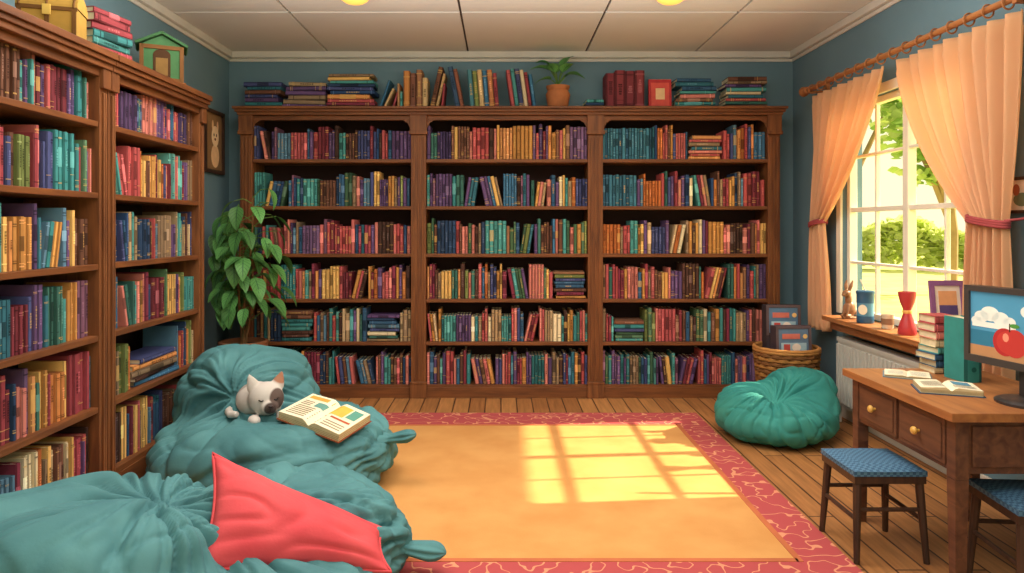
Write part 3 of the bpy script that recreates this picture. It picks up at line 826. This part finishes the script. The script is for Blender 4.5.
# ------------------------------------------------------------ radiator
mb=MB(); y0,y1=3.95,5.25; x0,x1=XR-.14,XR-.05; wc=H('#c9c8c0')
mb.box(x0,x1,y0,y1,.62,.65,0,wc); mb.box(x0+.01,x1-.01,y0,y1,.14,.62,0,wc)
n=26
for i in range(n):
    a=y0+(y1-y0)*(i+.18)/n; b_=y0+(y1-y0)*(i+.82)/n; mb.box(x0-.008,x0+.012,a,b_,.17,.60,0,wc)
mb.tube([(x0+.04,y1+.03,0.002),(x0+.04,y1+.03,.2),(x0+.04,y1,.2)],.012,10,0,wc)
mb.tube([(x0+.04,y0-.03,0.002),(x0+.04,y0-.03,.2),(x0+.04,y0,.2)],.012,10,0,wc)
mb.obj('radiator',[M_gloss],bevel=.004)
# ------------------------------------------------------------ basket with picture books
mb=MB(); BX,BY=2.25,5.52; cw=H('#a8763f'); cd=H('#7d5430')
rows=15
for k in range(rows):
    z=.03+k*.032; R=.19+.045*(k/rows)
    pts=[]
    for i in range(96):
        a=2*pi*i/96; rr=R+.008*math.sin(a*16+pi*k); pts.append((BX+rr*math.cos(a),BY+rr*math.sin(a),z))
    mb.tube(pts,.0155,6,0,cw if k%2 else cd,closed=True)
for i in range(32):
    a=2*pi*(i+.5)/32; mb.tube([(BX+.19*math.cos(a),BY+.19*math.sin(a),.01),(BX+.235*math.cos(a),BY+.235*math.sin(a),.51)],.006,6,0,cd)
for d in (0,.018): mb.tube([(BX+(.238+.004*math.sin(20*a))*math.cos(a),BY+(.238+.004*math.sin(20*a))*math.sin(a),.505+d) for a in [2*pi*i/80 for i in range(80)]],.014,8,0,H('#b98248'),closed=True)
mb.lathe([(.19,0),(.19,.03)],32,0,cd,T(BX,BY,.012))
mb.obj('wicker_basket',[M_attr],smooth=True,autos=True)
mb=MB()
for (dx,dy,a,w,z0,hh,c1,c2) in ((-.115,-.10,.05,.28,.30,.40,'#4a3c42','#5c7288'),(-.14,.03,-.03,.27,.30,.55,'#3e3338','#54708a')):
    Mq=T(BX+dx,BY+dy,z0)@RZ(a)@RX(-.05); th=.10
    mb.box(0,w,0,th,0,hh,0,H(c1),Mq)
    for b in ((0,w,hh-.02,hh),(0,.02,hh-.24,hh-.02),(w-.02,w,hh-.24,hh-.02)): mb.box(b[0],b[1],-.008,0,b[2],b[3],0,H('#5a4a4c'),Mq)
    mb.box(.022,w-.022,-.003,0,hh-.22,hh-.022,0,H(c2),Mq)
    mb.box(.04,w-.04,-.005,-.003,hh-.20,hh-.13,0,H('#9ab4bf'),Mq)
    mb.box(.05,w-.09,-.006,-.003,hh-.10,hh-.06,0,H('#c06a5c'),Mq)
    mb.box(.06,.11,-.0065,-.005,hh-.19,hh-.14,0,H('#b04a44'),Mq)
    mb.disc(.16,hh-.165,.035,.03,0,0,H('#e0d0c0'),Mq@T(0,-.0062,0)@Matrix(((1,0,0,0),(0,0,-1,0),(0,1,0,0),(0,0,0,1))))
    mb.disc(w-.05,hh-.08,.018,.018,0,0,H('#d8b070'),Mq@T(0,-.0064,0)@Matrix(((1,0,0,0),(0,0,-1,0),(0,1,0,0),(0,0,0,1))))
mb.obj('game_boxes',[M_attr],bevel=.006)
# ------------------------------------------------------------ desk
mb=MB(); DX0,DX1,DY0,DY1=1.74,2.42,2.70,3.57
mb.box(DX0,DX1,DY0,DY1,.715,.75,1)
lx0,lx1,ly0,ly1=DX0+.035,DX1-.03,DY0+.035,DY1-.035
def leg(x,y,w=.055,top=.715):
    for (z0,z1,a,b_) in ((0,.03,.7,.75),(.03,.48,.75,1),(.48,top,1,1)):
        bb=len(mb.v)
        for z,s in ((z0,a),(z1,b_)):
            for sx,sy in ((-1,-1),(1,-1),(1,1),(-1,1)): mb.v.append(Vector((x+sx*w/2*s,y+sy*w/2*s,z)))
        for q in ((0,3,2,1),(4,5,6,7),(0,1,5,4),(1,2,6,5),(2,3,7,6),(3,0,4,7)): mb.face([bb+i for i in q],0,(1,1,1,1))
for x in (lx0+.027,lx1-.027):
    for y in (ly0+.027,ly1-.027): leg(x,y)
mb.box(lx0+.012,lx0+.03,ly0+.05,ly1-.05,.50,.715,0)
mb.box(lx1-.03,lx1-.012,ly0+.05,ly1-.05,.50,.715,0)
mb.box(lx0+.05,lx1-.05,ly0+.012,ly0+.03,.50,.715,0)
mb.box(lx0+.05,lx1-.05,ly1-.03,ly1-.012,.50,.715,0)
ym=(ly0+ly1)/2
for a,b_ in ((ly0+.065,ym-.012),(ym+.012,ly1-.065)):
    mb.box(lx0+.0,lx0+.012,a,b_,.52,.70,0); mb.box(lx0-.005,lx0,a+.018,b_-.018,.538,.682,0)
    mb.lathe([(.006,0),(.006,.012),(.016,.018),(.018,.026),(.012,.034),(.001,.036)],16,2,H('#d9a850'),T(lx0-.005,(a+b_)/2,.61)@RY(-pi/2))
mb.box(lx0+.07,lx1-.07,ly0+.002,ly0+.012,.53,.69,0)
mb.obj('desk',[M_desk,M_desktop,M_gloss],bevel=.004)
# ------------------------------------------------------------ stools
def stool(cx,cy,rot,s=.33,h=.40):
    mb=MB(); M=T(cx,cy,0)@RZ(rot)
    a=s/2
    def fn(u,v):
        uu,vv=u*2-1,v*2-1
        q=1-.04*(uu*uu*vv*vv)
        return (uu*a*q,vv*a*q,h-.0+.018*(1-uu**4)*(1-vv**4))
    mb.grid(fn,20,20,0,(1,1,1,1),M)
    mb.box(-a*.97,a*.97,-a*.97,a*.97,h-.022,h+.001,0,(1,1,1,1),M)
    mb.box(-a+.008,a-.008,-a+.008,a-.008,h-.055,h-.022,1,(1,1,1,1),M)
    legs={}
    for sx in (-1,1):
        for sy in (-1,1):
            p1=Vector((sx*(a-.03),sy*(a-.03),h-.03)); p0=Vector((sx*(a-.012),sy*(a-.0),.001))
            mb.tube([p0,p0.lerp(p1,.5),p1],[.013,.017,.019],8,1,(1,1,1,1),M); legs[sx,sy]=(p0,p1)
    for (k1,k2,f) in (((-1,-1),(1,-1),.62),((-1,1),(1,1),.62),((-1,-1),(-1,1),.5),((1,-1),(1,1),.5)):
        A_=legs[k1][0].lerp(legs[k1][1],f); B_=legs[k2][0].lerp(legs[k2][1],f); mb.tube([A_,B_],.010,8,1,(1,1,1,1),M)
    mb.obj('stool',[M_seat,M_dark],smooth=True,autos=True)
stool(1.705,3.22,0.0)
stool(2.13,2.78,-.1,.35,.405)
# ------------------------------------------------------------ monitor
mb=MB()
L0=Vector((2.06,3.10)); R0=Vector((2.17,2.58)); dv=(R0-L0); W=dv.length
ax=Vector((dv.x/W,dv.y/W,0)); up=Vector((0,0,1)); nz=ax.cross(up)
Mm=Matrix(((ax.x,up.x,nz.x,L0.x),(ax.y,up.y,nz.y,L0.y),(ax.z,up.z,nz.z,.885),(0,0,0,1)))
HH=.33; bz=H('#332e2d')
mb.box(0,W,0,HH,-.045,0,0,bz,Mm)
for b in ((0,W,0,.03),(0,W,HH-.024,HH),(0,.024,.03,HH-.024),(W-.024,W,.03,HH-.024)): mb.box(*b,0,.012,0,H('#453f3c'),Mm)
x0,x1,y0,y1=.024,W-.024,.03,HH-.024
def scr(px,py,rx,ry,z,c,seg=24): mb.disc(px,py,rx,ry,z,1,H(c),Mm,seg)
def rect(a,b_,c_,d,z,c): mb.poly([(a,c_,z),(b_,c_,z),(b_,d,z),(a,d,z)],1,H(c),Mm)
rect(x0,x1,y0,y1,.001,'#4f8fae'); rect(x0,x1,y0,y0+.11,.0015,'#35718a'); rect(x0,x1,y0,y0+.045,.002,'#b08058')
for (cx,cy_,r1) in ((.08,.20,.035),(.12,.215,.045),(.17,.20,.04),(.055,.18,.026),(.3,.24,.04),(.36,.235,.05),(.43,.24,.035),(.21,.19,.03)):
    scr(cx,cy_,r1,r1*.7,.0025,'#dcdcd0')
rect(x0+.01,.24,.155,.178,.0028,'#dcdcd0')
for (cx,cy_,rx,ry,c) in ((.19,.105,.055,.058,'#a83030'),(.235,.105,.055,.058,'#b53a34'),(.212,.105,.06,.05,'#b53a34')):
    scr(cx,cy_,rx,ry,.003+cx*.001,c)
scr(.195,.125,.014,.018,.0036,'#e08a70'); rect(.21,.216,.15,.185,.0036,'#4a2c1c'); scr(.235,.177,.022,.009,.0037,'#4f8a3c')
cw_=W/2
mb.box(cw_-.04,cw_+.04,-.11,.06,-.05,-.03,0,bz,Mm)
mb.lathe([(.12,0),(.12,.01),(.10,.018),(.04,.026)],28,0,bz,T((L0.x+R0.x)/2+nz.x*-.03,(L0.y+R0.y)/2+nz.y*-.03,.7505),sx=.95)
mb.obj('computer_monitor',[M_gloss,M_scr],bevel=0)
# books / notebooks on desk
r=random.Random(31); mb=MB()
stack(mb,T(2.115,3.41,.7505)@RZ(.05),0,0,0,9,.145,r,mixpal('red tan blue brn red'),.028,.04,.14,.2,.31)
mb.obj('book_stack',[M_attr])
mb=MB(); Mb=T(2.14,3.23,.7505)@RZ(.05)
book(mb,Mb,.085,.295,.14,H('#3a8a84'),r,False)
mb.box(.02,.065,-.003,0,.17,.26,0,H('#d0d8c4'),Mb); mb.disc(.042,.06,.012,.012,0,0,H('#1f5f5a'),Mb@T(0,-.0035,0)@Matrix(((1,0,0,0),(0,0,-1,0),(0,1,0,0),(0,0,0,1))))
for k in range(3): mb.box(.027,.058,-.0036,-.003,.185+.022*k,.193+.022*k,0,H('#5a6a60'),Mb)
mb.obj('ring_binder',[M_attr])
openbook('notebook',T(1.96,3.38,.7505)@RZ(-.5),.095,.15,.012,[[(.15,.85,.2+.1*i,.22+.1*i,'#8a9aa0') for i in range(6)]]*2,'#7a8a90')
openbook('open_book',T(1.955,3.07,.7505)@RZ(-.35),.115,.17,.03,[[(.15,.85,.2+.1*i,.23+.1*i,'#7a7468') for i in range(6)],[(.2,.8,.45,.85,'#5a8aa0')]+[(.15,.85,.15+.09*i,.18+.09*i,'#7a7468') for i in range(3)]],'#4a5a70')
# ------------------------------------------------------------ sill objects
ZS=.8005
mb=MB(); Ms=T(2.555,5.13,ZS)@RZ(.5)@Matrix.Scale(1.12,4); cf=H('#946848')
mb.lathe([(.045,0),(.045,.012)],24,M=Ms,sx=1.2,col=cf)
mb.ell((0,0,.062),(.042,.034,.055),M=Ms); mb.ell((-.012,0,.125),(.022,.02,.04),M=Ms); mb.ell((-.03,0,.165),(.033,.024,.024),M=Ms); mb.ell((-.055,0,.158),(.018,.014,.013),M=Ms)
mb.ell((-.035,.018,.02),(.03,.012,.012),M=Ms); mb.ell((-.035,-.018,.02),(.03,.012,.012),M=Ms); mb.tube([(-.025,.014,.09),(-.04,.014,.05),(-.045,.014,.015)],.009,8,M=Ms); mb.tube([(-.025,-.014,.09),(-.04,-.014,.05),(-.045,-.014,.015)],.009,8,M=Ms)
mb.ell((.045,0,.04),(.017,.017,.017),M=Ms)
for s in (-1,1): mb.tube([(-.02,s*.01,.18),(-.012,s*.018,.215),(.002,s*.022,.25)],[.009,.012,.004],8,M=Ms)
mb.c=[cf]*len(mb.c)
o=mb.obj('rabbit_figurine',[M_gloss],smooth=True); md=o.modifiers.new('r','REMESH'); md.mode='VOXEL'; md.voxel_size=.0035; md.use_smooth_shade=True
o.data.materials[0]=plain('bronze_brown',cf,.4,.1,20)
mb=MB(); Mc=T(2.55,4.90,ZS)
mb.lathe([(.052,0),(.056,.006),(.056,.05)],28,0,H('#2f5c80'),Mc); mb.lathe([(.0545,.05),(.0545,.14)],28,0,H('#5a90ac'),Mc); mb.lathe([(.056,.14),(.056,.2),(.060,.205),(.060,.222),(.05,.226)],28,0,H('#2f5c80'),Mc)
mb.disc(0,0,.03,.035,0,0,H('#e8e0c8'),Mc@T(-.039,-.040,.095)@RZ(-pi/4)@RX(pi/2))
mb.tube([(0,.0,.22),(-.03,.01,.30)],.005,8,0,H('#d8d0c0'),Mc)
mb.obj('blue_tumbler',[M_gloss],smooth=True,autos=True)
mb=MB(); Mc=T(2.54,4.60,ZS)
mb.lathe([(.03,0),(.036,.01),(.038,.09),(.041,.095),(.036,.095),(.034,.02)],24,0,H('#d8cfb8'),Mc); mb.lathe([(.0385,.03),(.0390,.07)],24,0,H('#8a6a50'),Mc)
mb.obj('small_cup',[M_gloss],smooth=True,autos=True)
mb=MB(); Mc=T(2.53,4.36,ZS)
mb.lathe([(.050,0),(.054,.01),(.048,.05),(.033,.10),(.022,.135),(.022,.15),(.028,.17),(.040,.20),(.050,.245),(.051,.265),(.045,.265),(.032,.2),(.01,.17)],28,0,H('#b83a3e'),Mc)
mb.lathe([(.0245,.132),(.028,.142),(.0245,.152)],24,0,H('#e8b060'),Mc)
mb.obj('red_vase',[M_gloss],smooth=True,autos=True)
mb=MB(); Mc=T(2.435,3.93,ZS)@RZ(-.05)@RX(-.14)
W_=.19;H_=.37
for b in ((0,W_,0,.03),(0,W_,H_-.03,H_),(0,.025,.03,H_-.03),(W_-.025,W_,.03,H_-.03)): mb.box(b[0],b[1],0,.02,b[2],b[3],0,H('#8a5a86'),Mc)
mb.box(.025,W_-.025,.006,.014,.03,H_-.03,0,H('#e8d8c8'),Mc)
mb.box(.045,W_-.045,.004,.006,.17,H_-.06,0,H('#e0a070'),Mc); mb.box(.045,W_-.045,.003,.004,.17,.23,0,H('#5a4a7a'),Mc)
mb.obj('photo_frame',[M_attr],bevel=.002)
# ------------------------------------------------------------ ceiling lights
M_lg=plain('lamp_glass',H('#f2bc58'),.4,.02,5,emit=.9)
for x,y in ((-1.0,4.78),(1.16,4.78)):
    mb=MB()
    mb.lathe([(.11,0),(.115,-.012),(.105,-.018)],32,0,H('#a87838'),T(x,y,ZC-.0015))
    mb.lathe([(.10,-.016),(.092,-.036),(.066,-.054),(.03,-.062),(.001,-.064)],32,1,H('#ffcf6a'),T(x,y,ZC-.0015))
    mb.obj('ceiling_light',[M_gloss,M_lg],smooth=True,autos=True)
# ------------------------------------------------------------ outdoors
M_lawn=plain('lawn_grass',H('#d3d880'),.9,.2,1.2)
boxobj('lawn',[(XR+.2,60,-20,70,-.5,-.4)],[M_lawn])
M_fol=plain('tree_foliage',None,.8,.2,3,attr=True,trans=.5)
M_bark=plain('tree_bark',H('#a08460'),.9,.2,5)
def tree(x,y,h,crowns,seed,cols=('#a8c468','#bcd27c','#8aac52','#d0dc92'),dens=330,tr=.12):
    r=random.Random(seed); mb=MB()
    mb.tube([(x,y,-.395),(x+.05,y,h*.4),(x-.05,y,h*.75)],[tr*1.3,tr,tr*.6],10,1)
    for (cx,cy,cz,R) in crowns:
        mb.tube([(x,y,h*.45),((x+cx)/2,(y+cy)/2,(h*.5+cz)/2),(cx,cy,cz)],[tr*.6,tr*.4,.02],8,1)
        for i in range(int(dens*R*R)):
            v=Vector((r.gauss(0,1),r.gauss(0,1),r.gauss(0,1))).normalized()*R*r.uniform(.35,1)*(1+.25*noise.noise(Vector((i*.1,cx,cz))))
            p=Vector((cx,cy,cz))+v; s=r.uniform(.14,.26)
            M=T(*p)@RZ(r.uniform(0,6.3))@RX(r.uniform(0,3.1))
            mb.poly([(-s*.5,0,0),(-s*.2,s*.35,.02),(s*.2,s*.35,0),(s*.6,0,.02),(s*.2,-s*.35,0),(-s*.2,-s*.35,0)],0,H(r.choice(cols)),M)
    mb.obj('tree',[M_fol,M_bark])
tree(8.6,13.4,3.4,[(8.1,13.2,2.75,.62),(8.95,13.4,2.9,.75),(8.4,13.3,3.75,.8),(7.6,13.1,3.35,.6),(9.0,13.5,4.2,.7),(7.5,13.3,4.2,.6)],1,dens=420,tr=.09)
tree(8.0,16.2,5,[(8.2,16,4.9,1.2),(9.6,16.4,5.2,1.2),(7.6,15.8,3.9,.6)],2,cols=('#8aac5c','#9cbb6a','#b0c878'))
tree(14.5,19.5,4,[(14.2,19.5,3.6,1.2),(15.2,19,4.2,1.1)],3,cols=('#c6d884','#d6e29a','#b0cc6c'))
mb=MB(); r=random.Random(4)
for i in range(5000):
    t=r.random(); x=13+14*t; y=34-12*t+r.uniform(-.7,.7); z=-.39+1.9*r.random()**.8+.35*math.sin(t*25); s=r.uniform(.3,.5)
    z=max(z,-.1)
    mb.poly([(-s*.5,0,0),(-s*.2,s*.35,.02),(s*.2,s*.35,0),(s*.6,0,.02),(s*.2,-s*.35,0),(-s*.2,-s*.35,0)],0,H(r.choice(('#d8e296','#ccd888','#e4ecae'))),T(x,y,z)@RZ(r.uniform(0,6))@RX(r.uniform(0,3)))
mb.obj('hedge',[M_fol])
# ------------------------------------------------------------ light
w=bpy.data.worlds.new('W'); sc.world=w; w.use_nodes=True; bg=w.node_tree.nodes['Background']
bg.inputs[0].default_value=H('#fff4cc'); bg.inputs[1].default_value=1.2
def light(name,typ,loc,energy,col,**k):
    l=bpy.data.lights.new(name,typ); l.energy=energy; l.color=col
    for a,v in k.items(): setattr(l,a,v)
    o=bpy.data.objects.new(name,l); COL.objects.link(o); o.location=loc; return o
s=light('sun','SUN',(8,5,6),13,(1,.83,.55),angle=.012)
d=Vector((-1,-.09,-.68)); s.rotation_euler=d.to_track_quat('-Z','Y').to_euler()
a=light('curtain_fill','AREA',(3.9,4.7,2.9),115,(1,.91,.78),shape='RECTANGLE',size=1.3,size_y=2.2)  # unseen area light added outdoors so the curtains glow from behind
a.rotation_euler=(Vector((2.6,4.65,1.5))-Vector((3.9,4.7,2.9))).to_track_quat('-Z','Y').to_euler()
for x,y in ((-1.1,3.6),(1.1,3.6)):
    light('ceiling_fill','AREA',(x,y,3.0),31,(1,.93,.83),shape='DISK',size=1.2)  # soft fill added out of view to brighten the dim back of the room
light('ceiling_fill','AREA',(0,1.2,3.0),44,(1,.96,.95),shape='DISK',size=1.8)  # another added fill, nearer the camera, with no fixture
a=light('upward_fill','AREA',(0,3.2,2.45),120,(1,.96,.90),shape='RECTANGLE',size=3.6,size_y=2.2)  # unseen fill added below the ceiling to brighten it, no real fixture
a.rotation_euler=(pi,0,0)
# ------------------------------------------------------------ camera
cam=bpy.data.cameras.new('camera'); co=bpy.data.objects.new('camera',cam); COL.objects.link(co)
co.location=(0,0,1.47); co.rotation_euler=(pi/2,0,0)
cam.sensor_width=36; cam.lens=700/1024*36; cam.shift_x=11/1024; cam.shift_y=-59.5/1024; cam.clip_start=.05
sc.camera=co
sc.view_settings.view_transform='Standard'
try: sc.view_settings.look='None'
except Exception: pass
